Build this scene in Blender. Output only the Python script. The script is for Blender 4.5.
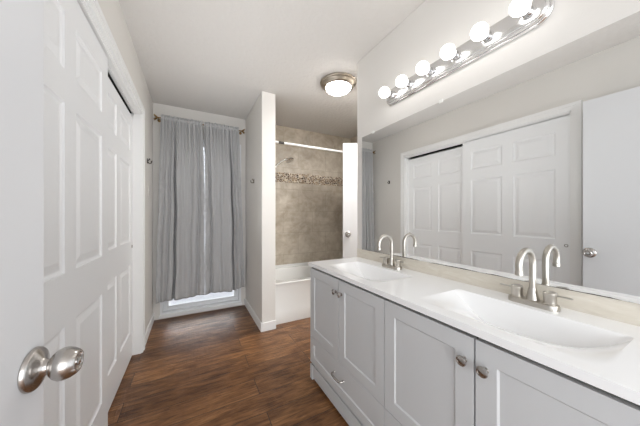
import bpy, bmesh, math, random
from mathutils import Vector, Matrix

random.seed(7)
for o in list(bpy.data.objects):
    bpy.data.objects.remove(o)
SC = bpy.context.scene
COL = SC.collection
PI = math.pi

# ------------------------------------------------------------------ camera
F_PX = 240.0
YAW = math.atan(129.0 / F_PX)
cam_data = bpy.data.cameras.new('camera')
cam = bpy.data.objects.new('camera', cam_data)
COL.objects.link(cam)
cam_data.sensor_fit = 'HORIZONTAL'
cam_data.sensor_width = 36
cam_data.lens = 36 * F_PX / 640
cam_data.shift_y = 2.5 / 640
cam_data.clip_start = 0.02
cam.location = (0, 0, 1.176)
cam.rotation_euler = (PI / 2, 0, -YAW)
SC.camera = cam

# ------------------------------------------------------------------ world, light, exposure
W = bpy.data.worlds.new('world')
SC.world = W
W.use_nodes = True
bg = W.node_tree.nodes['Background']
bg.inputs[0].default_value = (0.90, 0.95, 1.0, 1)
bg.inputs[1].default_value = 0.8

def area(name, loc, rot, sx, sy, power, color=(1, 1, 1)):
    l = bpy.data.lights.new(name, 'AREA')
    l.shape = 'RECTANGLE'; l.size = sx; l.size_y = sy; l.energy = power; l.color = color
    o = bpy.data.objects.new(name, l); COL.objects.link(o)
    o.location = loc; o.rotation_euler = rot
    return o
# added fill light behind the camera, evens out the brightness
area('rear_fill', (-0.1, -2.5, 1.25), (PI / 2, 0, 0), 2.4, 2.2, 30, (0.96, 0.98, 1.0))
# sky light falling on the window wall from outdoors
area('window_daylight', (0.13, 4.3, 1.5), (-PI / 2, 0, 0), 1.6, 2.2, 45, (0.96, 0.98, 1.0))

# added mid-room uplight, fills the room by way of the ceiling
uplight = area('uplight_fill', (0.2, 1.6, 0.75), (PI, 0, 0), 0.6, 2.2, 2.2, (0.97, 0.985, 1.0))
uplight.data.spread = math.radians(95)
# added fill for the tub alcove, unseen behind the mirror wall
area('alcove_fill', (1.83, 1.5, 2.40), (0, 0, 0), 0.3, 0.3, 11, (1.0, 0.98, 0.96))
BULB_E = 2.6
DOME_E = 15.0
vs = SC.view_settings
vs.view_transform = 'Standard'
vs.look = 'None'
vs.gamma = 1
vs.use_curve_mapping = False
vs.exposure = 1.25

# ------------------------------------------------------------------ material helpers
def srgb(r, g, b):
    def f(c):
        c /= 255.0
        return c / 12.92 if c <= 0.04045 else ((c + 0.055) / 1.055) ** 2.4
    return (f(r), f(g), f(b), 1)

def mat(name, color, rough=0.5, metal=0.0, spec=0.5, coat=0.0):
    m = bpy.data.materials.new(name); m.use_nodes = True
    b = m.node_tree.nodes['Principled BSDF']
    b.inputs['Base Color'].default_value = color
    b.inputs['Roughness'].default_value = rough
    b.inputs['Metallic'].default_value = metal
    b.inputs['Specular IOR Level'].default_value = spec
    b.inputs['Coat Weight'].default_value = coat
    return m

class NT:
    def __init__(s, m):
        s.m = m; s.t = m.node_tree; s.b = s.t.nodes['Principled BSDF']
    def n(s, typ, **kw):
        x = s.t.nodes.new(typ)
        for k, v in kw.items():
            if k.startswith('i_'):
                x.inputs[k[2:].replace('_', ' ')].default_value = v
            else:
                setattr(x, k, v)
        return x
    def l(s, a, b): s.t.links.new(a, b)
    def coord(s, scale=(1, 1, 1), rot=(0, 0, 0), loc=(0, 0, 0)):
        tc = s.n('ShaderNodeTexCoord'); mp = s.n('ShaderNodeMapping')
        mp.inputs['Scale'].default_value = scale
        mp.inputs['Rotation'].default_value = rot
        mp.inputs['Location'].default_value = loc
        s.l(tc.outputs['Object'], mp.inputs['Vector'])
        return mp.outputs[0]
    def noise(s, vec, scale, detail=4, rough=0.5, dist=0):
        x = s.n('ShaderNodeTexNoise')
        x.inputs['Scale'].default_value = scale; x.inputs['Detail'].default_value = detail
        x.inputs['Roughness'].default_value = rough; x.inputs['Distortion'].default_value = dist
        s.l(vec, x.inputs['Vector'])
        return x
    def ramp(s, fac, stops):
        r = s.n('ShaderNodeValToRGB')
        e = r.color_ramp.elements
        e[0].position, e[0].color = stops[0]
        e[1].position, e[1].color = stops[-1]
        for p, c in stops[1:-1]:
            k = e.new(p); k.color = c
        s.l(fac, r.inputs[0])
        return r.outputs[0]
    def mix(s, fac, a, b, mode='MIX'):
        x = s.n('ShaderNodeMix', data_type='RGBA', blend_type=mode)
        for sock, v in ((x.inputs[0], fac), (x.inputs[6], a), (x.inputs[7], b)):
            if hasattr(v, 'links') or hasattr(v, 'is_linked'): s.l(v, sock)
            else: sock.default_value = v
        return x.outputs[2]
    def bump(s, h, strength, dist=0.01):
        b = s.n('ShaderNodeBump'); b.inputs['Strength'].default_value = strength
        b.inputs['Distance'].default_value = dist
        s.l(h, b.inputs['Height']); s.l(b.outputs[0], s.b.inputs['Normal'])

def painted(name, color, rough, scale=0, strength=0.1, dist=0.002, spec=0.4):
    m = mat(name, color, rough, spec=spec)
    if scale:
        t = NT(m); t.bump(t.noise(t.coord(), scale, 3, 0.55).outputs[0], strength, dist)
    return m

M = {}
M['wall'] = painted('wall_paint', srgb(222, 219, 214), 0.75, 90, 0.35, 0.002)
M['ceiling'] = painted('ceiling_paint', srgb(212, 209, 205), 0.85, 30, 0.7, 0.009)
M['trim'] = painted('trim_paint', srgb(236, 236, 235), 0.4)
M['door'] = painted('door_paint', srgb(238, 239, 240), 0.38, 60, 0.05, 0.001)
M['slab_door'] = painted('slab_door_paint', srgb(218, 219, 221), 0.33, 12, 0.05, 0.002)
M['cabinet'] = painted('cabinet_paint', srgb(202, 203, 204), 0.42, 40, 0.03)
M['dark'] = mat('gap_shade', srgb(28, 27, 26), 0.9)  # near-black, puts the shade of narrow gaps into the colour
M['counter'] = mat('white_cultured_stone', srgb(246, 246, 246), 0.22, coat=0.2)
M['tub'] = mat('white_acrylic', srgb(235, 235, 233), 0.2, coat=0.3)
M['nickel'] = mat('brushed_nickel', srgb(190, 185, 177), 0.3, 1.0)
M['knob'] = mat('satin_nickel', srgb(186, 182, 178), 0.25, 1.0)
M['chrome'] = mat('chrome', srgb(222, 222, 222), 0.1, 1.0)
M['barmetal'] = mat('polished_steel', srgb(228, 228, 228), 0.2, 1.0)
M['rimmetal'] = mat('warm_nickel', srgb(170, 161, 148), 0.28, 1.0)
M['bronze'] = mat('antique_brass', srgb(140, 112, 72), 0.35, 1.0)
M['darkmetal'] = mat('dark_metal', srgb(58, 52, 48), 0.35, 0.9)
M['hookmetal'] = mat('dull_nickel', srgb(120, 112, 102), 0.35, 0.95)
M['white_plastic'] = mat('white_plastic', srgb(238, 238, 236), 0.35)
M['vinyl'] = mat('white_vinyl', srgb(236, 238, 240), 0.3)
M['clip'] = mat('clear_plastic', srgb(232, 231, 226), 0.4)
M['grey_plastic'] = mat('grey_rubber', srgb(70, 66, 62), 0.7)

def emis(name, color, e, strength_surface=(0.9, 0.9, 0.9, 1)):
    m = mat(name, strength_surface, 0.3)
    b = m.node_tree.nodes['Principled BSDF']
    b.inputs['Emission Color'].default_value = color
    b.inputs['Emission Strength'].default_value = e
    return m
M['bulb'] = emis('lit_bulb', (1.0, 0.975, 0.95, 1), BULB_E)
M['dome'] = emis('lit_frosted_glass', (1.0, 0.98, 0.955, 1), DOME_E)

# fabric
def fabric():
    m = mat('grey_curtain_fabric', srgb(158, 158, 160), 0.72, spec=0.3)
    t = NT(m)
    b = t.b
    b.inputs['Sheen Weight'].default_value = 0.1
    n = t.noise(t.coord((1, 1, 1)), 14, 5, 0.6)
    n2 = t.noise(t.coord((1, 1, 2.2), loc=(3, 1, 2)), 420, 2, 0.5)
    t.l(t.mix(n2.outputs[0], srgb(190, 190, 191), srgb(210, 210, 210)), b.inputs['Base Color'])
    t.bump(n.outputs[0], 0.35, 0.02)
    tr = t.n('ShaderNodeBsdfTranslucent'); tr.inputs[0].default_value = srgb(190, 190, 192)
    mx = t.n('ShaderNodeMixShader'); mx.inputs[0].default_value = 0.18
    out = t.t.nodes['Material Output']
    t.l(b.outputs[0], mx.inputs[1]); t.l(tr.outputs[0], mx.inputs[2]); t.l(mx.outputs[0], out.inputs[0])
    return m
M['curtain'] = fabric()

def floor_mat():
    m = mat('hand_scraped_wood_planks', srgb(90, 60, 42), 0.36, spec=0.45)
    t = NT(m)
    v = t.coord((1, 1, 1), loc=(0.37, 0.05, 0))
    br = t.n('ShaderNodeTexBrick')
    br.offset = 0.37; br.offset_frequency = 2
    br.inputs['Color1'].default_value = (0, 0, 0, 1); br.inputs['Color2'].default_value = (1, 1, 1, 1)
    br.inputs['Mortar'].default_value = (0.5, 0.5, 0.5, 1)
    br.inputs['Scale'].default_value = 1
    br.inputs['Mortar Size'].default_value = 0.0022
    br.inputs['Mortar Smooth'].default_value = 0.3
    br.inputs['Brick Width'].default_value = 1.22
    br.inputs['Row Height'].default_value = 0.163
    t.l(v, br.inputs['Vector'])
    # grain coordinates shifted plank by plank
    sh = t.n('ShaderNodeVectorMath', operation='SCALE'); sh.inputs['Scale'].default_value = 7.3
    t.l(br.outputs['Color'], sh.inputs[0])
    ad = t.n('ShaderNodeVectorMath', operation='ADD'); t.l(v, ad.inputs[0]); t.l(sh.outputs[0], ad.inputs[1])
    st = t.n('ShaderNodeMapping'); st.inputs['Scale'].default_value = (3.4, 30, 1); t.l(ad.outputs[0], st.inputs['Vector'])
    g1 = t.noise(st.outputs[0], 1.6, 9, 0.66, 1.1)
    st2 = t.n('ShaderNodeMapping'); st2.inputs['Scale'].default_value = (2.2, 6, 1); t.l(ad.outputs[0], st2.inputs['Vector'])
    g2 = t.noise(st2.outputs[0], 1.7, 5, 0.55, 0.6)
    c = t.ramp(g1.outputs[0], [(0.33, srgb(88, 57, 33)), (0.45, srgb(134, 92, 56)), (0.56, srgb(160, 114, 72)), (0.70, srgb(188, 143, 98))])
    dark = t.ramp(g2.outputs[0], [(0.32, srgb(160, 142, 132)), (0.55, (1, 1, 1, 1))])
    c = t.mix(0.8, c, dark, 'MULTIPLY')
    pl = t.ramp(br.outputs['Color'], [(0.0, srgb(196, 188, 180)), (1.0, (1, 1, 1, 1))])
    c = t.mix(1.0, c, pl, 'MULTIPLY')
    c = t.mix(br.outputs['Fac'], c, srgb(38, 25, 18))
    t.l(c, t.b.inputs['Base Color'])
    r = t.ramp(g2.outputs[0], [(0.3, (0.42, 0.42, 0.42, 1)), (0.7, (0.29, 0.29, 0.29, 1))])
    t.l(r, t.b.inputs['Roughness'])
    st3 = t.n('ShaderNodeMapping'); st3.inputs['Scale'].default_value = (34, 5.0, 1); t.l(ad.outputs[0], st3.inputs['Vector'])
    g3 = t.noise(st3.outputs[0], 1.5, 2, 0.5)
    sm = t.n('ShaderNodeMath', operation='ADD'); t.l(g1.outputs[0], sm.inputs[0]); t.l(g3.outputs[0], sm.inputs[1])
    sb = t.n('ShaderNodeMath', operation='SUBTRACT'); t.l(sm.outputs[0], sb.inputs[0]); t.l(br.outputs['Fac'], sb.inputs[1])
    t.bump(sb.outputs[0], 0.5, 0.005)
    return m
M['floor'] = floor_mat()

def tile_mat(rot):
    m = mat('travertine_tile', srgb(160, 150, 136), 0.35, spec=0.4)
    t = NT(m)
    v = t.coord((1, 1, 1), rot)
    a = t.noise(v, 2.6, 8, 0.62, 0.9)
    b = t.noise(v, 11, 5, 0.6, 0.4)
    c = t.ramp(a.outputs[0], [(0.28, srgb(166, 155, 140)), (0.5, srgb(192, 182, 167)), (0.72, srgb(212, 204, 190))])
    c2 = t.ramp(b.outputs[0], [(0.3, srgb(214, 206, 196)), (0.65, (1, 1, 1, 1))])
    c = t.mix(0.7, c, c2, 'MULTIPLY')
    br = t.n('ShaderNodeTexBrick'); br.offset = 0.5
    br.inputs['Scale'].default_value = 1
    br.inputs['Mortar Size'].default_value = 0.0022; br.inputs['Mortar Smooth'].default_value = 0.5
    br.inputs['Brick Width'].default_value = 0.46; br.inputs['Row Height'].default_value = 0.31
    t.l(v, br.inputs['Vector'])
    c = t.mix(br.outputs['Fac'], c, srgb(150, 140, 124))
    t.l(c, t.b.inputs['Base Color'])
    return m
M['tile_back'] = tile_mat((PI / 2, 0, 0))
M['tile_side'] = tile_mat((PI / 2, 0, PI / 2))

def mosaic_mat():
    m = mat('pebble_mosaic', srgb(150, 120, 90), 0.35)
    t = NT(m)
    v = t.coord((1, 1, 1))
    vo = t.n('ShaderNodeTexVoronoi', feature='F1'); vo.inputs['Scale'].default_value = 36; t.l(v, vo.inputs['Vector'])
    ve = t.n('ShaderNodeTexVoronoi', feature='DISTANCE_TO_EDGE'); ve.inputs['Scale'].default_value = 36; t.l(v, ve.inputs['Vector'])
    sp = t.n('ShaderNodeSeparateColor'); t.l(vo.outputs['Color'], sp.inputs[0])
    c = t.ramp(sp.outputs[0], [(0.0, srgb(70, 50, 36)), (0.3, srgb(120, 92, 66)), (0.55, srgb(168, 144, 112)), (0.8, srgb(92, 72, 56)), (1.0, srgb(214, 200, 176))])
    e = t.ramp(ve.outputs[0], [(0.04, (1, 1, 1, 1)), (0.11, (0, 0, 0, 1))])
    c = t.mix(e, c, srgb(222, 212, 196))
    t.l(c, t.b.inputs['Base Color'])
    inv = t.ramp(ve.outputs[0], [(0.02, (0, 0, 0, 1)), (0.3, (1, 1, 1, 1))])
    t.bump(inv, 0.8, 0.006)
    return m
M['mosaic'] = mosaic_mat()

def splash_mat():
    m = mat('bare_backsplash_strip', srgb(205, 198, 182), 0.7)
    t = NT(m)
    a = t.noise(t.coord((1, 3, 14)), 5, 5, 0.6, 0.5)
    c = t.ramp(a.outputs[0], [(0.3, srgb(214, 206, 192)), (0.55, srgb(222, 215, 202)), (0.75, srgb(228, 223, 213))])
    t.l(c, t.b.inputs['Base Color'])
    t.bump(a.outputs[0], 0.15, 0.002)
    return m
M['splash'] = splash_mat()

def mirror_mat():
    m = mat('silvered_mirror', (0.90, 0.905, 0.90, 1), 0.0, 1.0)
    t = NT(m)
    tc = t.n('ShaderNodeTexCoord'); sp = t.n('ShaderNodeSeparateXYZ'); t.l(tc.outputs['Object'], sp.inputs[0])
    ns = t.noise(t.coord((1, 1, 0.2)), 9, 4, 0.6)
    # worn silvering creeping up from the bottom edge
    ml = t.n('ShaderNodeMath', operation='MULTIPLY_ADD'); t.l(ns.outputs[0], ml.inputs[0])
    ml.inputs[1].default_value = 0.016; ml.inputs[2].default_value = 0.906 - 0.0058
    lt = t.n('ShaderNodeMath', operation='LESS_THAN'); t.l(sp.outputs['Z'], lt.inputs[0]); t.l(ml.outputs[0], lt.inputs[1])
    c = t.mix(lt.outputs[0], (0.90, 0.905, 0.90, 1), srgb(70, 64, 56))
    t.l(c, t.b.inputs['Base Color'])
    r = t.n('ShaderNodeMath', operation='MULTIPLY'); t.l(lt.outputs[0], r.inputs[0]); r.inputs[1].default_value = 0.7
    t.l(r.outputs[0], t.b.inputs['Roughness'])
    return m
M['mirror'] = mirror_mat()

def glass_mat():
    m = bpy.data.materials.new('window_glass'); m.use_nodes = True
    nt = m.node_tree; nt.nodes.clear()
    o = nt.nodes.new('ShaderNodeOutputMaterial'); mx = nt.nodes.new('ShaderNodeMixShader')
    tr = nt.nodes.new('ShaderNodeBsdfTransparent'); gl = nt.nodes.new('ShaderNodeBsdfGlossy'); gl.inputs['Roughness'].default_value = 0.02
    fr = nt.nodes.new('ShaderNodeFresnel')
    nt.links.new(fr.outputs[0], mx.inputs[0]); nt.links.new(tr.outputs[0], mx.inputs[1]); nt.links.new(gl.outputs[0], mx.inputs[2])
    nt.links.new(mx.outputs[0], o.inputs[0])
    return m
M['glass'] = glass_mat()
M['blind'] = mat('white_blind_slat', srgb(232, 234, 238), 0.5)
M['blind'].node_tree.nodes['Principled BSDF'].inputs['Transmission Weight'].default_value = 0.25
M['concrete'] = painted('pale_concrete', srgb(190, 188, 184), 0.9, 20, 0.3, 0.01)

# ------------------------------------------------------------------ mesh helpers
def link(name, bm, material, parent=None, smooth=False, angle=35, bevel=0, loc=None):
    me = bpy.data.meshes.new(name)
    bmesh.ops.recalc_face_normals(bm, faces=bm.faces[:])
    if smooth:
        for f in bm.faces: f.smooth = True
    bm.to_mesh(me); bm.free()
    if smooth: me.set_sharp_from_angle(angle=math.radians(angle))
    me.materials.append(material)
    o = bpy.data.objects.new(name, me); COL.objects.link(o)
    if parent is not None:
        o.parent = parent
        # geometry is written in world coordinates
        o.location = -parent.matrix_basis.translation if parent.type == 'EMPTY' else (0, 0, 0)
    if bevel:
        md = o.modifiers.new('bevel', 'BEVEL'); md.width = bevel; md.segments = 2
        md.limit_method = 'ANGLE'; md.angle_limit = math.radians(40)
    return o

def thing(name, label, cat, loc=(0, 0, 0), group=None):
    o = bpy.data.objects.new(name, None); COL.objects.link(o)
    o.location = loc; o.empty_display_size = 0.05
    if label: o['label'] = label
    if cat: o['category'] = cat
    if group: o['group'] = group
    return o

def tag(o, label, cat, group=None):
    o['label'] = label; o['category'] = cat
    if group: o['group'] = group
    return o

def struct(o, label=None):
    o['kind'] = 'structure'
    if label: o['label'] = label
    return o

def box(bm, x0, x1, y0, y1, z0, z1):
    vs_ = [bm.verts.new((x, y, z)) for x in (x0, x1) for y in (y0, y1) for z in (z0, z1)]
    for q in ((0, 1, 3, 2), (4, 6, 7, 5), (0, 4, 5, 1), (2, 3, 7, 6), (0, 2, 6, 4), (1, 5, 7, 3)):
        bm.faces.new([vs_[i] for i in q])
    return vs_

def boxes(*bs):
    bm = bmesh.new()
    for b in bs: box(bm, *b)
    return bm

def frame_from(d):
    d = Vector(d).normalized()
    a = Vector((0, 0, 1)) if abs(d.z) < 0.9 else Vector((1, 0, 0))
    u = d.cross(a).normalized(); v = d.cross(u).normalized()
    return d, u, v

def lathe(bm, prof, org, d, seg=32, sx=1, sy=1, cap0=True, cap1=True):
    d, u, v = frame_from(d); org = Vector(org); rings = []
    for r, h in prof:
        rings.append([bm.verts.new(org + d * h + (u * math.cos(2 * PI * k / seg) * sx + v * math.sin(2 * PI * k / seg) * sy) * max(r, 1e-5)) for k in range(seg)])
    for a, b in zip(rings, rings[1:]):
        for k in range(seg):
            bm.faces.new((a[k], a[(k + 1) % seg], b[(k + 1) % seg], b[k]))
    if cap0: bm.faces.new(rings[0][::-1])
    if cap1: bm.faces.new(rings[-1])

def tube(bm, pts, rad, seg=14, caps=True):
    pts = [Vector(p) for p in pts]
    n = len(pts); rings = []
    prev = None
    for i, p in enumerate(pts):
        t = (pts[min(i + 1, n - 1)] - pts[max(i - 1, 0)]).normalized()
        if prev is None:
            _, u, v = frame_from(t)
        else:
            u = (prev - t * prev.dot(t)).normalized(); v = t.cross(u).normalized()
        prev = u
        r = rad[i] if isinstance(rad, (list, tuple)) else rad
        rings.append([bm.verts.new(p + (u * math.cos(2 * PI * k / seg) + v * math.sin(2 * PI * k / seg)) * r) for k in range(seg)])
    for a, b in zip(rings, rings[1:]):
        for k in range(seg):
            bm.faces.new((a[k], a[(k + 1) % seg], b[(k + 1) % seg], b[k]))
    if caps:
        bm.faces.new(rings[0][::-1]); bm.faces.new(rings[-1])

def panelled(bm, A, Z, cells, prof, P, thick):
    """front of a door: grid A x Z of flat cells; the given cells get nested profile loops (inset, depth)."""
    for i in range(len(A) - 1):
        for j in range(len(Z) - 1):
            a0, a1, z0, z1 = A[i], A[i + 1], Z[j], Z[j + 1]
            if (i, j) not in cells:
                bm.faces.new([bm.verts.new(P(a, z, 0)) for a, z in ((a0, z0), (a1, z0), (a1, z1), (a0, z1))])
                continue
            loops = []
            for ins, dep in prof:
                loops.append([bm.verts.new(P(a, z, dep)) for a, z in ((a0 + ins, z0 + ins), (a1 - ins, z0 + ins), (a1 - ins, z1 - ins), (a0 + ins, z1 - ins))])
            for l0, l1 in zip(loops, loops[1:]):
                for k in range(4):
                    bm.faces.new((l0[k], l0[(k + 1) % 4], l1[(k + 1) % 4], l1[k]))
            bm.faces.new(loops[-1])
    c = [(A[0], Z[0]), (A[-1], Z[0]), (A[-1], Z[-1]), (A[0], Z[-1])]
    f = [bm.verts.new(P(a, z, 0)) for a, z in c]; b = [bm.verts.new(P(a, z, thick)) for a, z in c]
    bm.faces.new(b[::-1])
    for k in range(4):
        bm.faces.new((f[k], b[k], b[(k + 1) % 4], f[(k + 1) % 4]))
    bmesh.ops.remove_doubles(bm, verts=bm.verts[:], dist=1e-6)

# ------------------------------------------------------------------ key planes
XL = -0.375      # left wall
XM = 1.212       # mirror wall
YB = 3.25        # far wall
H = 2.44
YE = 1.605       # far end of the mirror wall
PX0, PX1, PY0 = 0.632, 0.775, 2.42   # stub wall before the tub
XR = 2.32

# ------------------------------------------------------------------ structure
struct(link('floor', boxes((-1.15, 2.45, -2.6, YB + 0.12, -0.1, 0)), M['floor']))
struct(link('ceiling', boxes((-1.15, 2.45, -2.6, YB + 0.12, H, H + 0.1)), M['ceiling']))
CY0, CY1, CZ = 0.765, 2.535, 2.048
struct(link('wall_left', boxes(
    (XL - 0.12, XL, -0.14, CY0, 0, H), (XL - 0.12, XL, CY1, YB, 0, H), (XL - 0.12, XL, CY0, CY1, CZ, H)), M['wall']))
struct(link('wall_closet', boxes(
    (-1.1, -1.05, 0.6, 2.7, 0, H), (-1.05, XL - 0.12, 0.6, 0.65, 0, H), (-1.05, XL - 0.12, 2.65, 2.7, 0, H)), M['wall']))
WX0, WX1, WZ0, WZ1 = -0.31, 0.577, 0.045, 2.10
struct(link('wall_back', boxes(
    (XL - 0.12, WX0, YB, YB + 0.12, 0, H), (WX1, XR + 0.12, YB, YB + 0.12, 0, H),
    (WX0, WX1, YB, YB + 0.12, 0, WZ0), (WX0, WX1, YB, YB + 0.12, WZ1, H)), M['wall']))
struct(link('wall_partition', boxes((PX0, PX1, PY0, YB, 0, H)), M['wall'], bevel=0.004))
struct(link('wall_right', boxes((XM, XM + 0.12, -0.14, YE, 0, H)), M['wall'], bevel=0.004))
struct(link('wall_bath', boxes((XR, XR + 0.12, 0.8, YB, 0, H), (XM + 0.12, XR, 0.8, 0.9, 0, H)), M['wall']))
struct(link('ground_outside', boxes((-3, 4, YB + 0.12, 8, -0.2, -0.1)), M['concrete']))

# baseboards
def baseboard(name, *bs):
    bm = bmesh.new()
    for b in bs: box(bm, *b)
    return struct(link(name, bm, M['trim'], bevel=0.004))
baseboard('baseboard_left', (XL, XL + 0.013, 2.602, YB, 0, 0.088))
baseboard('baseboard_partition', (PX0 - 0.013, PX0, PY0 - 0.013, YB, 0, 0.09), (PX0, PX1 + 0.004, PY0 - 0.013, PY0, 0, 0.09))
baseboard('baseboard_bath', (XM + 0.12, XM + 0.133, 0.9, YE, 0, 0.09), (XR - 0.013, XR, 0.9, 2.48, 0, 0.09))

# closet casing: two legs and a head, with a stepped face
bm = bmesh.new()
for (y0, y1, z0, z1, t_) in ((CY1 - 0.002, CY1 + 0.036, 0, CZ - 0.002, 0.012), (CY0 - 0.030, CY0 + 0.002, 0, CZ - 0.002, 0.012), (CY0 - 0.030, CY1 + 0.036, CZ - 0.002, CZ + 0.034, 0.012),
                          (CY1 + 0.036, CY1 + 0.066, 0, CZ + 0.034, 0.018), (CY0 - 0.060, CY0 - 0.030, 0, CZ + 0.034, 0.018), (CY0 - 0.060, CY1 + 0.066, CZ + 0.034, CZ + 0.060, 0.018)):
    box(bm, XL, XL + t_, y0, y1, z0, z1)
struct(link('trim_1', bm, M['trim']), 'white casing around the sliding closet doors')
# jamb lining and track fascia
struct(link('trim_2', boxes((XL - 0.12, XL + 0.001, CY1 - 0.012, CY1, 0, CZ), (XL - 0.12, XL + 0.001, CY0, CY0 + 0.012, 0, CZ), (XL - 0.12, XL + 0.001, CY0, CY1, CZ - 0.01, CZ)), M['trim']),
       'white jamb lining inside the closet opening')
struct(link('trim_3', boxes((XL - 0.048, XL - 0.043, CY0 + 0.012, CY1 - 0.012, CZ - 0.022, CZ - 0.010), (XL - 0.012, XL - 0.008, CY0 + 0.012, CY1 - 0.012, CZ - 0.018, CZ - 0.010)), M['trim']), 'white runners of the closet door track')
struct(link('gap_shade_strip', boxes((XL - 0.119, XL - 0.062, CY0 + 0.012, CY1 - 0.012, CZ - 0.016, CZ - 0.0105)), M['dark']), 'dark strip added to deepen the shade over the farther closet door')  # added strip, its dark colour paints the shade above the door

# ------------------------------------------------------------------ closet doors
SIX = [(0, 0), (0.003, 0.005), (0.012, 0.0085), (0.018, 0.0085), (0.046, 0.002)]
def closet_door(name, y0, y1, xf, top, pull_y, label):
    root = thing(name, label, None, ((xf - 0.017), y0, 0.012)); struct(root)
    w = y1 - y0
    A = [0, 0.096, 0.096 + (w - 0.288) / 2, 0.192 + (w - 0.288) / 2, w - 0.096, w]
    Z = [0.012, 0.225, 0.778, 0.969, 1.580, 1.700, 1.905, top]
    bm = bmesh.new()
    panelled(bm, A, Z, {(i, j) for i in (1, 3) for j in (1, 3, 5)}, SIX, lambda a, z, d: (xf - d, y0 + a, z), 0.03)
    link('door_panel', bm, M['door'], root)
    bm = bmesh.new()
    lathe(bm, [(0.012, -0.004), (0.013, 0.001), (0.0115, 0.0025), (0.009, 0.0015), (0.0085, -0.003)], (xf, pull_y, 0.92), (1, 0, 0), 24)
    o = link('finger_pull', bm, M['hookmetal'], root, True); o['label'] = 'small round metal finger pull'
    return root
closet_door('door_1', 0.779, 1.69, -0.397, 2.026, 0.806, 'white six-panel closet door on the nearer track')
closet_door('door_2', 1.632, 2.522, -0.432, 1.998, 2.493, 'white six-panel closet door on the farther track, under the dark gap')

# ------------------------------------------------------------------ open flat entry door with its knob
def flat_door(name, hinge, edge, h, knob_z, label, facing, backset, kr=1.0):
    """slab from hinge to edge (x, y) ; facing +1/-1 picks the side on which the knob shows."""
    hx, hy = hinge; ex, ey = edge
    d = Vector((ex - hx, ey - hy, 0)); w = d.length; d.normalize()
    n = Vector((d.y, -d.x, 0)) * facing
    root = thing(name, label, None, (hx, hy, 0.01)); struct(root)
    bm = bmesh.new()
    t = 0.034
    pts = []
    for s, q in ((0, 0), (w, 0), (w, -t), (0, -t)):
        pts.append(Vector((hx, hy, 0)) + d * s + n * q)
    b = [bm.verts.new((p.x, p.y, 0.01)) for p in pts]; tt = [bm.verts.new((p.x, p.y, h)) for p in pts]
    bm.faces.new(b[::-1]); bm.faces.new(tt)
    for k in range(4): bm.faces.new((b[k], b[(k + 1) % 4], tt[(k + 1) % 4], tt[k]))
    link('door_slab', bm, M['slab_door'], root, bevel=0.0015)
    for side in (1, -1):
        if side == -1 and kr > 1.0: break
        org = Vector((hx, hy, knob_z)) + d * (w - backset) + (n * 0 if side == 1 else n * -t)
        nn = n * side
        bm = bmesh.new()
        k = kr
        lathe(bm, [(0.0345 * k, 0), (0.036 * k, 0.002), (0.0355 * k, 0.006), (0.033 * k, 0.009), (0.025 * k, 0.0125), (0.0175 * k, 0.016), (0.0135 * k, 0.021), (0.0125 * k, 0.027)], org, nn, 48)
        rose = link('knob_rose', bm, M['knob'], root, True)
        bm = bmesh.new()
        lathe(bm, [(0.0125 * k, 0.024), (0.0135 * k, 0.026), (0.019 * k, 0.029), (0.0240 * k, 0.034), (0.0272 * k, 0.041), (0.0274 * k, 0.048), (0.0250 * k, 0.056), (0.0210 * k, 0.063), (0.0180 * k, 0.066), (0.0155 * k, 0.066), (0.0130 * k, 0.0637), (0.0001, 0.0632)], org, nn, 48)
        g = link('knob_grip', bm, M['knob'], rose, True)
        bm = bmesh.new()
        lathe(bm, [(0.0065 * k, 0.062), (0.0065 * k, 0.0662), (0.005 * k, 0.067), (0.0001, 0.067)], org, nn, 20)
        link('lock_button', bm, M['chrome'], rose, True)
    return root
flat_door('door_3', (-0.302, -0.025), (-0.2546, 0.673), 2.055, 0.894, 'white flat door standing open at the left edge, its nickel knob nearest the camera', 1, 0.036, 1.05)
flat_door('door_4', (2.20, 2.032), (1.577, 2.362), 2.03, 0.955, 'white flat door seen behind the end of the mirror wall', -1, 0.060)

# ------------------------------------------------------------------ window with curtains
wr = thing('window_1', 'white framed glass door behind the grey curtains', None, (0.13, YB, WZ0)); struct(wr)
def ring(bm, x0, x1, z0, z1, w, y0, y1):
    box(bm, x0, x0 + w, y0, y1, z0, z1); box(bm, x1 - w, x1, y0, y1, z0, z1)
    box(bm, x0 + w, x1 - w, y0, y1, z0, z0 + w); box(bm, x0 + w, x1 - w, y0, y1, z1 - w, z1)
bm = bmesh.new(); ring(bm, WX0, WX1, WZ0, WZ1, 0.028, YB - 0.004, YB + 0.10)
link('window_frame', bm, M['vinyl'], wr, bevel=0.003)
bm = bmesh.new(); ring(bm, WX0 + 0.03, WX1 - 0.03, WZ0 + 0.03, WZ1 - 0.03, 0.03, YB + 0.03, YB + 0.06)
ring(bm, WX0 + 0.06, WX1 - 0.06, WZ0 + 0.06, WZ1 - 0.06, 0.022, YB + 0.04, YB + 0.055)
link('window_sash', bm, M['vinyl'], wr, bevel=0.003)
link('window_pane', boxes((WX0 + 0.07, WX1 - 0.07, YB + 0.045, YB + 0.05, WZ0 + 0.07, WZ1 - 0.07)), M['glass'], wr)
bm = bmesh.new()
z = WZ0 + 0.085
while z < WZ1 - 0.08:
    a = 0.010; vv = [bm.verts.new(p) for p in ((WX0 + 0.083, YB + 0.062, z - a), (WX1 - 0.083, YB + 0.062, z - a), (WX1 - 0.083, YB + 0.075, z + a), (WX0 + 0.083, YB + 0.075, z + a))]
    bm.faces.new(vv); z += 0.023
for x in (WX0 + 0.25, WX1 - 0.25): box(bm, x, x + 0.002, YB + 0.067, YB + 0.069, WZ0 + 0.08, WZ1 - 0.07)
bo = link('blind', bm, M['blind'], wr); bo['label'] = 'closed white slatted blind'
md = bo.modifiers.new('thick', 'SOLIDIFY'); md.thickness = 0.0012
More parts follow.
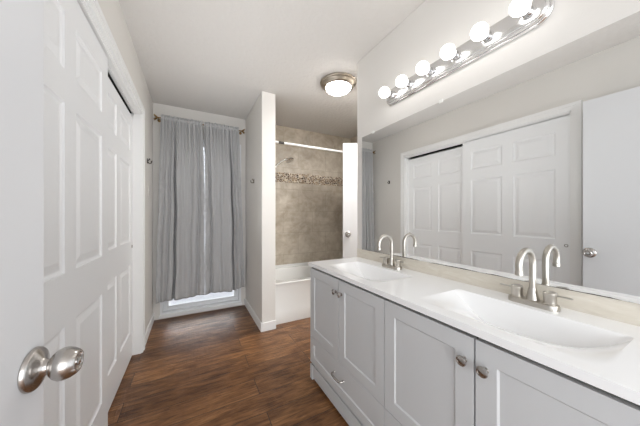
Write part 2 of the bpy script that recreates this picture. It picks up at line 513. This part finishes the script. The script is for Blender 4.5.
link('window_sill', boxes((WX0 - 0.01, WX1 + 0.01, YB - 0.02, YB, WZ0 - 0.03, WZ0 + 0.004)), M['trim'], wr, bevel=0.003)

ROD_Y, ROD_Z = 3.172, 2.255
rod = thing('curtain_rod', 'slim antique brass curtain rod with twig-like ends above the grey curtains', 'curtain rod', (0.13, ROD_Y, ROD_Z))
RX0, RX1 = -0.322, 0.572
bm = bmesh.new(); tube(bm, [(RX0, ROD_Y, ROD_Z), (RX1, ROD_Y, ROD_Z)], 0.007, 12)
link('rod', bm, M['bronze'], rod, True)
for s, x in ((-1, RX0), (1, RX1)):
    bm = bmesh.new()
    lathe(bm, [(0.008, 0), (0.014, 0.003), (0.014, 0.008), (0.008, 0.012)], (x, ROD_Y, ROD_Z), (s, 0, 0), 16)
    for a in (0.6, 2.4, 3.9, 5.4):
        e = Vector((x + s * 0.034, ROD_Y + 0.026 * math.cos(a), ROD_Z + 0.036 * math.sin(a)))
        tube(bm, [(x, ROD_Y, ROD_Z), (x + s * 0.014, ROD_Y + 0.012 * math.cos(a), ROD_Z + 0.014 * math.sin(a)), e], [0.006, 0.007, 0.0045], 8)
    link('finial', bm, M['bronze'], rod, True)
for x in (RX0 + 0.006, RX1 - 0.006):
    bm = bmesh.new()
    tube(bm, [(x, ROD_Y, ROD_Z), (x, ROD_Y + 0.04, ROD_Z - 0.006), (x, YB - 0.004, ROD_Z - 0.006)], 0.005, 10)
    lathe(bm, [(0.018, 0), (0.018, 0.004), (0.012, 0.006)], (x, YB, ROD_Z - 0.006), (0, -1, 0), 20)
    link('bracket', bm, M['bronze'], rod, True)

from mathutils import noise as mnoise
def curtain(label, top_x, bot_x, seed, folds, bot):
    """folds: (position across the width, half width, depth) of the deep valleys of a softly hanging panel"""
    nx, nz = 240, 130
    zr = ROD_Z; top = zr + 0.036
    bm = bmesh.new(); grid = []
    for j in range(nz + 1):
        v = j / nz
        row = []
        for i in range(nx + 1):
            u = i / nx
            b = bot(u)
            # more rows near the gathered heading
            vv = v ** 1.35
            z = top + (b - top) * vv
            dz = zr - z
            k = min(1, max(0, (dz - 0.01) / 0.75)); k = k * k * (3 - 2 * k)
            f = min(1, max(0, dz / 1.9))
            f2 = min(1, f / 0.38)
            x0 = top_x[0] + (bot_x[0] - top_x[0]) * (f if top_x[0] < 0 else f2); x1 = top_x[1] + (bot_x[1] - top_x[1]) * (f2 if top_x[0] < 0 else f)
            w = x1 - x0
            y = 0
            for (p, hw, dp) in folds:
                q = (u - p - 0.02 * math.sin(2.2 * z + seed + p * 9)) / hw
                y += dp * 1.25 * math.exp(-q * q)
            y += 0.009 * math.sin(2 * PI * 3.1 * u + seed)
            y *= (0.35 + 0.65 * k)
            gat = math.sin(2 * PI * 15 * u + 1.3 * math.sin(2 * PI * 2 * u + seed)) + 0.7 * math.sin(2 * PI * 26 * u + seed * 2)
            y += gat * 0.0085 * (1 - k) * (1 if dz > -0.012 else 1.2)
            y += gat * 0.0009 * k
            e = min(u, 1 - u) * w
            if e < 0.055:      # puckered side hems
                g = min(1, (0.055 - e) / 0.012)
                y += g * k * (-0.0025 + 0.012 * (mnoise.noise(Vector((e * 30, z * 17, seed))) ) + 0.005 * math.sin(z * 70 + 4 * math.sin(z * 23 + seed)))
            hb = (z - b)
            if hb < 0.085: y += -0.002 + 0.006 * mnoise.noise(Vector((u * 14, z * 20, seed + 5)))
            y += 0.004 * k * mnoise.noise(Vector((u * 5, z * 5, seed + 9)))
            y = ROD_Y - 0.020 + y
            if -0.013 < dz < 0.015: y = ROD_Y - 0.0125 + gat * 0.0016 - 0.0005
            if dz <= -0.013:
                y = ROD_Y - 0.009 + gat * 0.0085; z += 0.016 * mnoise.noise(Vector((u * 17, 0, seed))) 
            x = x0 + w * u + 0.004 * k * math.sin(9 * z + seed) * (1 if 0.05 < u < 0.95 else 0.3)
            row.append(bm.verts.new((x, min(y, YB - 0.012), z)))
        grid.append(row)
    for j in range(nz):
        for i in range(nx):
            bm.faces.new((grid[j][i], grid[j][i + 1], grid[j + 1][i + 1], grid[j + 1][i]))
    o = link('curtain', bm, M['curtain'], None, True, 80)
    md = o.modifiers.new('thick', 'SOLIDIFY'); md.thickness = 0.0018; md.offset = 1
    tag(o, label, 'curtain', 'grey curtain panels over the glass door')
    return o
curtain('left grey curtain panel, hanging beside the closet wall', (-0.292, 0.120), (-0.338, 0.1425), 3,
        [(0.09, 0.035, 0.026), (0.20, 0.03, 0.026), (0.335, 0.022, 0.066), (0.50, 0.05, 0.014), (0.70, 0.04, 0.022), (0.86, 0.035, 0.026)], lambda u: 0.216 + 0.018 * u + 0.004 * math.sin(9 * u))
curtain('right grey curtain panel, hanging beside the stub wall', (0.134, 0.532), (0.1462, 0.600), 11,
        [(0.14, 0.03, 0.03), (0.30, 0.05, 0.016), (0.47, 0.05, 0.014), (0.72, 0.020, 0.066), (0.80, 0.03, 0.02), (0.92, 0.03, 0.02)], lambda u: 0.236 + 0.006 * math.sin(7 * u) + (0.035 * max(0, (u - 0.7) / 0.3)))

# ------------------------------------------------------------------ hooks and switch plate
def robe_hook(x, y, z, s, metal, label, sc=1.0):
    t = thing('wall_hook', label, 'hook', (x, y, z))
    bm = bmesh.new(); box(bm, min(x, x + s * 0.005), max(x, x + s * 0.005), y - 0.011, y + 0.011, z - 0.024 * sc, z + 0.024 * sc)
    link('mounting_plate', bm, metal, t, bevel=0.002)
    bm = bmesh.new()
    tube(bm, [(x + s * 0.004, y, z - 0.006), (x + s * 0.016, y, z - 0.022), (x + s * 0.030, y, z - 0.020), (x + s * 0.036, y, z - 0.006), (x + s * 0.036, y, z + 0.003)], [0.005, 0.005, 0.005, 0.005, 0.0065], 10)
    link('lower_prong', bm, metal, t, True)
    bm = bmesh.new()
    tube(bm, [(x + s * 0.004, y, z + 0.004), (x + s * 0.014, y, z + 0.010), (x + s * 0.022, y, z + 0.024)], [0.005, 0.0045, 0.006], 10)
    link('upper_prong', bm, metal, t, True)
robe_hook(XL, 2.845, 1.705, 1, M['darkmetal'], 'dark metal robe hook on the left wall between closet and curtain')
robe_hook(PX0, 2.76, 1.568, -1, M['hookmetal'], 'nickel robe hook on the stub wall right of the curtain')
t = thing('wall_plate', 'blank painted plate on the left wall below the dark hook', 'wall plate', (XL, 2.94, 1.40))
link('cover', boxes((XL, XL + 0.005, 2.905, 2.975, 1.345, 1.46)), M['wall'], t, bevel=0.003)
for z in (1.373, 1.432):
    bm = bmesh.new(); lathe(bm, [(0.004, 0), (0.004, 0.0064), (0.0028, 0.0072)], (XL, 2.94, z), (1, 0, 0), 12)
    link('screw', bm, M['trim'], t, True)

# ------------------------------------------------------------------ tub alcove
struct(link('wall_tile_back', boxes((PX1 + 0.01, XR - 0.01, YB - 0.01, YB, 0.470, H)), M['tile_back']))
struct(link('wall_tile_left', boxes((PX1, PX1 + 0.01, 2.49, YB - 0.0, 0.0, H)), M['tile_side']))
struct(link('wall_tile_right', boxes((XR - 0.01, XR, 2.49, YB, 0.0, H)), M['tile_side']))
struct(link('trim_4', boxes((PX1 + 0.012, XR - 0.012, YB - 0.013, YB - 0.01, 1.648, 1.785), (PX1 + 0.01, PX1 + 0.013, 2.50, YB - 0.013, 1.648, 1.785), (XR - 0.013, XR - 0.01, 2.50, YB - 0.013, 1.648, 1.785)), M['mosaic']),
       'pebble mosaic band across the shower tile')

def rrect(x0, x1, y0, y1, r, z, n=6):
    P = []
    for cx, cy, a0 in ((x1 - r, y1 - r, 0), (x0 + r, y1 - r, PI / 2), (x0 + r, y0 + r, PI), (x1 - r, y0 + r, 3 * PI / 2)):
        for k in range(n + 1):
            a = a0 + PI / 2 * k / n
            P.append((cx + r * math.cos(a), cy + r * math.sin(a), z))
    return P
def loft(bm, loops, cap0=False, cap1=True):
    R = [[bm.verts.new(p) for p in L] for L in loops]
    n = len(R[0])
    for a, b in zip(R, R[1:]):
        for k in range(n): bm.faces.new((a[k], a[(k + 1) % n], b[(k + 1) % n], b[k]))
    if cap0: bm.faces.new(R[0][::-1])
    if cap1: bm.faces.new(R[-1])
tx0, tx1, ty0, ty1 = PX1 + 0.012, XR - 0.012, 2.497, YB - 0.012
tub = thing('bathtub', 'white alcove bathtub below the shower tile', 'bathtub', ((tx0 + tx1) / 2, (ty0 + ty1) / 2, 0))
bm = bmesh.new()
loft(bm, [rrect(tx0, tx1, ty0, ty1, 0.006, 0.0), rrect(tx0, tx1, ty0, ty1, 0.006, 0.128), rrect(tx0, tx1, ty0 + 0.007, ty1, 0.006, 0.140),
          rrect(tx0, tx1, ty0 + 0.006, ty1, 0.006, 0.405), rrect(tx0, tx1, ty0 + 0.003, ty1, 0.006, 0.422), rrect(tx0, tx1, ty0, ty1, 0.008, 0.434),
          rrect(tx0 + 0.002, tx1 - 0.002, ty0 + 0.006, ty1 - 0.002, 0.01, 0.443), rrect(tx0 + 0.07, tx1 - 0.07, ty0 + 0.07, ty1 - 0.05, 0.10, 0.443),
          rrect(tx0 + 0.085, tx1 - 0.085, ty0 + 0.085, ty1 - 0.062, 0.10, 0.430), rrect(tx0 + 0.12, tx1 - 0.16, ty0 + 0.12, ty1 - 0.10, 0.12, 0.20),
          rrect(tx0 + 0.16, tx1 - 0.24, ty0 + 0.16, ty1 - 0.14, 0.12, 0.11)], True, True)
link('tub_shell', bm, M['tub'], tub, True, 40)
link('wall_flange', boxes((tx0, tx1, ty1 - 0.012, ty1, 0.440, 0.482)), M['tub'], tub, bevel=0.003)
bm = bmesh.new(); lathe(bm, [(0.032, 0), (0.034, 0.003), (0.03, 0.005), (0.02, 0.003), (0.0001, 0.003)], (tx0 + 0.34, 2.88, 0.11), (0, 0, 1), 24)
link('drain', bm, M['chrome'], tub, True)

rodt = thing('shower_curtain_rod', 'white shower curtain rod spanning the tub, with a grey sticker', 'shower rod', (1.55, 2.535, 1.98))
bm = bmesh.new(); tube(bm, [(PX1 + 0.013, 2.535, 1.98), (XR - 0.012, 2.535, 1.98)], 0.0125, 20)
link('rod', bm, M['white_plastic'], rodt, True)
bm = bmesh.new(); tube(bm, [(0.845, 2.535, 1.98), (0.908, 2.535, 1.98)], 0.0135, 20)
o = link('sticker', bm, M['grey_plastic'], rodt, True); o['label'] = 'dark grey sleeve on the rod'
for x, s in ((PX1 + 0.0101, 1), (XR - 0.0101, -1)):
    bm = bmesh.new(); lathe(bm, [(0.027, 0), (0.027, 0.006), (0.018, 0.014), (0.0145, 0.02)], (x, 2.535, 1.98), (s, 0, 0), 24)
    link('end_cap', bm, M['white_plastic'], rodt, True)

sh = thing('hand_shower', 'chrome hand shower on its arm against the tile', 'shower head', (PX1 + 0.01, 2.9, 1.80))
sy = 2.90
bm = bmesh.new(); lathe(bm, [(0.032, 0), (0.031, 0.005), (0.02, 0.012), (0.012, 0.014)], (PX1 + 0.0101, sy, 1.83), (1, 0, 0), 28)
link('flange', bm, M['chrome'], sh, True)
bm = bmesh.new(); tube(bm, [(PX1 + 0.012, sy, 1.83), (0.84, sy, 1.835), (0.885, sy, 1.815), (0.905, sy, 1.785)], 0.0105, 14)
link('arm', bm, M['chrome'], sh, True)
bm = bmesh.new(); lathe(bm, [(0.017, -0.02), (0.019, -0.01), (0.019, 0.012), (0.015, 0.02)], (0.918, sy - 0.005, 1.775), (0.6, -0.1, 0.45), 18)
link('holder', bm, M['chrome'], sh, True)
bm = bmesh.new(); tube(bm, [(0.895, sy - 0.005, 1.742), (0.94, sy - 0.01, 1.80), (0.99, sy - 0.012, 1.85), (1.05, sy - 0.014, 1.885), (1.10, sy - 0.016, 1.895)], [0.0105, 0.0125, 0.0115, 0.0125, 0.018], 14)
link('handle', bm, M['chrome'], sh, True)
bm = bmesh.new(); lathe(bm, [(0.022, -0.018), (0.042, -0.008), (0.054, 0.006), (0.055, 0.014), (0.050, 0.018), (0.046, 0.016), (0.0001, 0.018)], (1.105, sy - 0.020, 1.890), (0.20, -0.30, -0.93), 30)
link('spray_face', bm, M['chrome'], sh, True)
bm = bmesh.new()
tube(bm, [(0.896, sy - 0.005, 1.745), (0.875, sy - 0.01, 1.68), (0.85, sy - 0.01, 1.45), (0.83, sy, 1.25), (0.838, sy + 0.015, 1.12), (0.865, sy + 0.02, 1.15), (0.882, sy + 0.02, 1.35), (0.892, sy + 0.01, 1.6), (0.903, sy + 0.004, 1.775)], 0.0065, 10)
link('hose', bm, M['chrome'], sh, True)

# ------------------------------------------------------------------ ceiling light
cl = thing('ceiling_light', 'round flush ceiling light with brushed nickel rim and frosted glass bowl', 'ceiling light', (1.235, 1.93, H))
CXY = (1.235, 1.93)
bm = bmesh.new()
lathe(bm, [(0.170, 0), (0.173, 0.008), (0.168, 0.015), (0.162, 0.018), (0.162, 0.026), (0.150, 0.036), (0.147, 0.041), (0.134, 0.050), (0.122, 0.052)], (CXY[0], CXY[1], H), (0, 0, -1), 64, cap1=False)
link('rim', bm, M['rimmetal'], cl, True)
bm = bmesh.new()
prof = [(0.121 * math.cos(a), 0.044 + 0.055 * math.sin(a)) for a in [PI / 2 * k / 12 for k in range(12)]] + [(0.0001, 0.099)]
lathe(bm, prof, (CXY[0], CXY[1], H), (0, 0, -1), 64)
link('glass_bowl', bm, M['dome'], cl, True)
bm = bmesh.new(); lathe(bm, [(0.009, 0.097), (0.011, 0.101), (0.008, 0.105), (0.005, 0.111), (0.0001, 0.114)], (CXY[0], CXY[1], H), (0, 0, -1), 20)
link('finial', bm, M['nickel'], cl, True)

# ------------------------------------------------------------------ vanity light bar
BY0, BY1, BZ = 0.378, 1.255, 1.980
lb = thing('vanity_light', 'long polished metal light bar with six glowing globe bulbs above the mirror', 'wall light', (XM, (BY0 + BY1) / 2, BZ))
def stadium(y0, y1, hz, x, n=14):
    P = []
    for cy, a0 in ((y1 - hz, -PI / 2), (y0 + hz, PI / 2)):
        for k in range(n + 1):
            a = a0 + PI * k / n
            P.append((x, cy + hz * math.cos(a), BZ + hz * math.sin(a)))
    return P
bm = bmesh.new()
loft(bm, [stadium(BY0, BY1, 0.057, XM - 0.0005), stadium(BY0, BY1, 0.057, XM - 0.010), stadium(BY0 + 0.004, BY1 - 0.004, 0.053, XM - 0.014),
          stadium(BY0 + 0.009, BY1 - 0.009, 0.048, XM - 0.014), stadium(BY0 + 0.011, BY1 - 0.011, 0.046, XM - 0.024), stadium(BY0 + 0.014, BY1 - 0.014, 0.043, XM - 0.028),
          stadium(BY0 + 0.017, BY1 - 0.017, 0.040, XM - 0.028), stadium(BY0 + 0.018, BY1 - 0.018, 0.039, XM - 0.033), stadium(BY0 + 0.020, BY1 - 0.020, 0.037, XM - 0.034)], True, True)
link('backplate', bm, M['barmetal'], lb, True, 30)
for k in range(6):
    y = 0.448 + 0.147 * k
    bm = bmesh.new()
    lathe(bm, [(0.026, 0.0), (0.026, 0.003), (0.0205, 0.006), (0.0205, 0.027), (0.0215, 0.029), (0.0215, 0.033), (0.018, 0.033)], (XM - 0.034, y, BZ), (-1, 0, 0), 28)
    s = link('socket', bm, M['chrome'], lb, True)
    bm = bmesh.new()
    R = 0.0340; c = 0.032 + 0.034
    prof = [(0.0150, 0.030), (0.0160, 0.034)] + [(R * math.sin(a), c - R * math.cos(a)) for a in [0.52 + (PI - 0.52) * q / 16 for q in range(16)]] + [(0.0001, c + R)]
    lathe(bm, prof, (XM - 0.034, y, BZ), (-1, 0, 0), 32)
    link('bulb', bm, M['bulb'], s, True)

# ------------------------------------------------------------------ mirror and the strip below it
MZ0, MZ1, MY0, MY1 = 0.906, 1.80, 0.0, 1.532
mr = thing('mirror', 'large frameless wall mirror over the double vanity', 'mirror', (XM, (MY0 + MY1) / 2, MZ0))
link('glass', boxes((XM - 0.006, XM - 0.0005, MY0, MY1, MZ0, MZ1)), M['mirror'], mr)
for y, z, up in ((0.165, MZ0, 0), (1.40, MZ1, 1), (0.844, MZ1, 1)):
    bm = bmesh.new()
    zz0, zz1 = (z - 0.014, z + 0.010) if not up else (z - 0.007, z + 0.010)
    box(bm, XM - 0.0095, XM - 0.0062, y - 0.010, y + 0.010, zz0, zz1)
    box(bm, XM - 0.0062, XM - 0.0005, y - 0.010, y + 0.010, *((zz0, z - 0.0005) if not up else (z + 0.0005, zz1)))
    link('clip', bm, M['clip'], mr)
CT = 0.836
struct(link('trim_5', boxes((XM - 0.002, XM, -0.02, YE - 0.002, CT, MZ0 - 0.001)), M['splash']), 'bare cream strip of wall between counter and mirror')

# ------------------------------------------------------------------ vanity cabinet
VF = 0.766           # face of the doors
VY0, VY1 = 0.045, 1.574
vt = thing('vanity_cabinet', 'long light grey shaker vanity cabinet with four doors and two drawers', 'vanity cabinet', ((VF + XM) / 2, (VY0 + VY1) / 2, 0))
bm = bmesh.new()
box(bm, VF + 0.020, XM - 0.001, VY0, VY0 + 0.018, 0.0, 0.810)
box(bm, VF + 0.020, XM - 0.001, VY1 - 0.018, VY1, 0.0, 0.810)
box(bm, XM - 0.015, XM - 0.003, VY0, VY1, 0.02, 0.810)
box(bm, VF + 0.03, XM - 0.01, VY0 + 0.018, VY1 - 0.018, 0.10, 0.115)
box(bm, VF + 0.03, XM - 0.01, 0.806, 0.824, 0.10, 0.700)
link('carcass', bm, M['cabinet'], vt)
bm = bmesh.new()
gaps = (1.195, 0.815, 0.424)
box(bm, VF + 0.020, VF + 0.032, VY0 + 0.01, VY1 - 0.01, 0.09, 0.125)
box(bm, VF + 0.020, VF + 0.032, VY0 + 0.01, VY1 - 0.01, 0.29, 0.33)
box(bm, VF + 0.020, VF + 0.032, VY0 + 0.01, VY1 - 0.01, 0.775, 0.810)
for g in gaps: box(bm, VF + 0.020, VF + 0.032, g - 0.02, g + 0.02, 0.115, 0.80)
link('face_frame', bm, M['dark'], vt)  # frame coloured dark so the shade between the doors is painted in
# base: rail that stops short of the floor, with feet at the ends and the middle
bm = bmesh.new()
box(bm, VF + 0.002, VF + 0.020, VY0, VY1, 0.016, 0.100)
for a, b in ((VY1 - 0.035, VY1), (VY0, VY0 + 0.035)):
    box(bm, VF - 0.002, VF + 0.020, a, b, 0.0, 0.100)
link('base_rail', bm, M['cabinet'], vt, bevel=0.002)
SH = [(0, 0), (0.005, 0.0055), (0.0051, 0.0055)]
def shaker(name, y0, y1, z0, z1, parent, rail=0.058):
    A = [y0, y0 + rail, y1 - rail, y1]; Z = [z0, z0 + rail, z1 - rail, z1]
    bm = bmesh.new()
    panelled(bm, A, Z, {(1, 1)}, SH, lambda a, z, d: (VF + d, a, z), 0.0195)
    return link(name, bm, M['cabinet'], parent)
def cab_knob(y, z, parent):
    bm = bmesh.new()
    lathe(bm, [(0.0095, -0.0005), (0.0095, 0.002), (0.0058, 0.004), (0.0052, 0.012), (0.010, 0.0135), (0.0155, 0.016), (0.0165, 0.0185), (0.0155, 0.021), (0.012, 0.022), (0.0115, 0.0208), (0.007, 0.022), (0.0001, 0.0225)], (VF, y, z), (-1, 0, 0), 32)
    link('knob', bm, M['knob'], parent, True, 50)
edges = [VY1 - 0.002, gaps[0], gaps[1], gaps[2], VY0 + 0.002]
for k in range(4):
    y1, y0 = edges[k] - ((0.0030 if k == 3 else 0.0023) if k else 0), edges[k + 1] + (0.0030 if k == 2 else 0.0023)
    d = shaker('door', y0, y1, 0.3125, 0.797, vt)
    ky = y0 + 0.028 if k % 2 == 0 else y1 - 0.028
    cab_knob(ky, 0.719, d)
for (y1, y0) in ((VY1 - 0.002, gaps[1] + 0.0015), (gaps[1] - 0.0015, VY0 + 0.002)):
    d = shaker('drawer', y0, y1, 0.118, 0.3095, vt, 0.052)
    c = (gaps[0] if y1 > 1 else gaps[2]) + 0.005
    bm = bmesh.new()
    q = 0.050
    for s in (-1, 1):
        lathe(bm, [(0.008, -0.0005), (0.007, 0.003), (0.005, 0.006)], (VF + 0.0065, c + s * q, 0.222), (-1, 0, 0), 16)
    tube(bm, [(VF + 0.006, c - q, 0.222), (VF - 0.014, c - q + 0.002, 0.222), (VF - 0.022, c - q + 0.012, 0.222), (VF - 0.025, c, 0.222), (VF - 0.022, c + q - 0.012, 0.222), (VF - 0.014, c + q - 0.002, 0.222), (VF + 0.006, c + q, 0.222)],
         [0.005, 0.005, 0.0055, 0.0065, 0.0055, 0.005, 0.005], 12)
    link('bar_pull', bm, M['knob'], d, True)

# ------------------------------------------------------------------ counter with two integrated basins
CX0, CX1, CY_0, CY_1 = 0.757, XM - 0.001, 0.035, 1.586
basins = (1.180, 0.425)
def smooth(t):
    t = min(1, max(0, t)); return t * t * (3 - 2 * t)
def depth(x, y):
    best = 0
    for c in basins:
        q = abs(y - c)
        if q >= 0.252: continue
        D = 0.122 * max(0, 1 - (q / 0.252) ** 2.0) ** 1.05
        # the floor slopes down from a curved front line to a steep back wall
        xs = 0.812
        if x <= xs or x >= 1.092: s = 0
        elif x < 1.058: s = ((x - xs) / (1.058 - xs)) ** 1.25
        else: s = (1.092 - x) / 0.034
        best = max(best, D * s)
    return best
bm = bmesh.new()
xs = sorted(set([CX0, CX0 + 0.004] + [0.785 + 0.00525 * i for i in range(52)] + [1.058, 1.060, 1.068, 1.075, 1.082, 1.088, 1.092, 1.096, 1.15, CX1]))
ys = []
y = CY_0
while y < CY_1 - 1e-6:
    ys.append(y); y += 0.006
ys.append(CY_1)
G = [[bm.verts.new((x, yy, CT - depth(x, yy))) for x in xs] for yy in ys]
for j in range(len(ys) - 1):
    for i in range(len(xs) - 1):
        bm.faces.new((G[j][i], G[j][i + 1], G[j + 1][i + 1], G[j + 1][i]))
# apron: front edge with small round-over, ends, underside rim
T = 0.024
def skirt(P):
    lo = [bm.verts.new((p.co.x, p.co.y, CT - T)) for p in P]
    for a, b, c, d in zip(P, P[1:], lo[1:], lo): bm.faces.new((a, b, c, d))
    return lo
f = skirt([G[j][0] for j in range(len(ys))])
l = skirt(G[-1]); r = skirt(G[0]); bk = skirt([G[j][-1] for j in range(len(ys))])
# underside rim (open under the basins)
def strip(x0, x1, y0, y1):
    q = [bm.verts.new(p) for p in ((x0, y0, CT - T), (x1, y0, CT - T), (x1, y1, CT - T), (x0, y1, CT - T))]
    bm.faces.new(q)
strip(CX0, 0.80, CY_0, CY_1); strip(0.80, CX1, CY_0, CY_0 + 0.05); strip(0.80, CX1, CY_1 - 0.05, CY_1)
bmesh.ops.remove_doubles(bm, verts=bm.verts[:], dist=1e-6)
ct = link('vanity_countertop', bm, M['counter'], None, True, 22)
tag(ct, 'glossy white countertop with two sloped basins moulded in', 'countertop')

# ------------------------------------------------------------------ faucets
def faucet(cy, label):
    fx = 1.150
    t = thing('faucet', label, 'faucet', (fx, cy, CT), 'brushed nickel faucets behind the two basins')
    bm = bmesh.new()
    def oblong(hx, hy, z):
        P = []
        for cyy, a0 in ((cy + hy - hx, 0), (cy - hy + hx, PI)):
            for k in range(13):
                a = a0 + PI * k / 12
                P.append((fx + hx * math.cos(a), cyy + hx * math.sin(a), z))
        return P
    loft(bm, [oblong(0.0275, 0.078, CT), oblong(0.0275, 0.078, CT + 0.013), oblong(0.0250, 0.0755, CT + 0.018), oblong(0.020, 0.070, CT + 0.020)], True, True)
    link('base_plate', bm, M['nickel'], t, True)
    bm = bmesh.new()
    zz = CT + 0.019
    lathe(bm, [(0.0205, 0), (0.0200, 0.006), (0.0165, 0.022), (0.0128, 0.040), (0.0118, 0.046)], (fx, cy, zz), (0, 0, 1), 28)
    pts = [(fx, cy, zz + 0.04), (fx, cy, 0.960), (fx, cy, 0.990)]
    R = 0.054; zc = 0.992
    for k in range(1, 15):
        a = PI * 1.04 * k / 14
        pts.append((fx - R + R * math.cos(a), cy, zc + R * math.sin(a)))
    pts.append((pts[-1][0] + 0.0015, cy, 0.968))
    tube(bm, pts, 0.0108, 18)
    lathe(bm, [(0.0108, -0.006), (0.0122, -0.004), (0.0122, 0.010), (0.0095, 0.011), (0.0001, 0.009)], (pts[-1][0], cy, 0.970), (0.03, 0, -1), 20)
    link('spout', bm, M['nickel'], t, True)
    for s in (-1, 1):
        y = cy + s * 0.050
        bm = bmesh.new()
        lathe(bm, [(0.0205, 0), (0.0205, 0.003), (0.0188, 0.005), (0.0188, 0.026), (0.0198, 0.028), (0.0198, 0.040), (0.0170, 0.043), (0.0001, 0.0435)], (fx, y, zz), (0, 0, 1), 28)
        h = link('handle', bm, M['nickel'], t, True)
        bm = bmesh.new()
        ys_ = sorted((y + s * 0.017, y + s * 0.060))
        box(bm, fx - 0.005, fx + 0.005, ys_[0], ys_[1], zz + 0.0310, zz + 0.0360)
        link('lever', bm, M['nickel'], h, bevel=0.002)
faucet(1.155, 'brushed nickel faucet at the far basin, left of the pair')
faucet(0.423, 'brushed nickel faucet at the near basin, right of the pair')
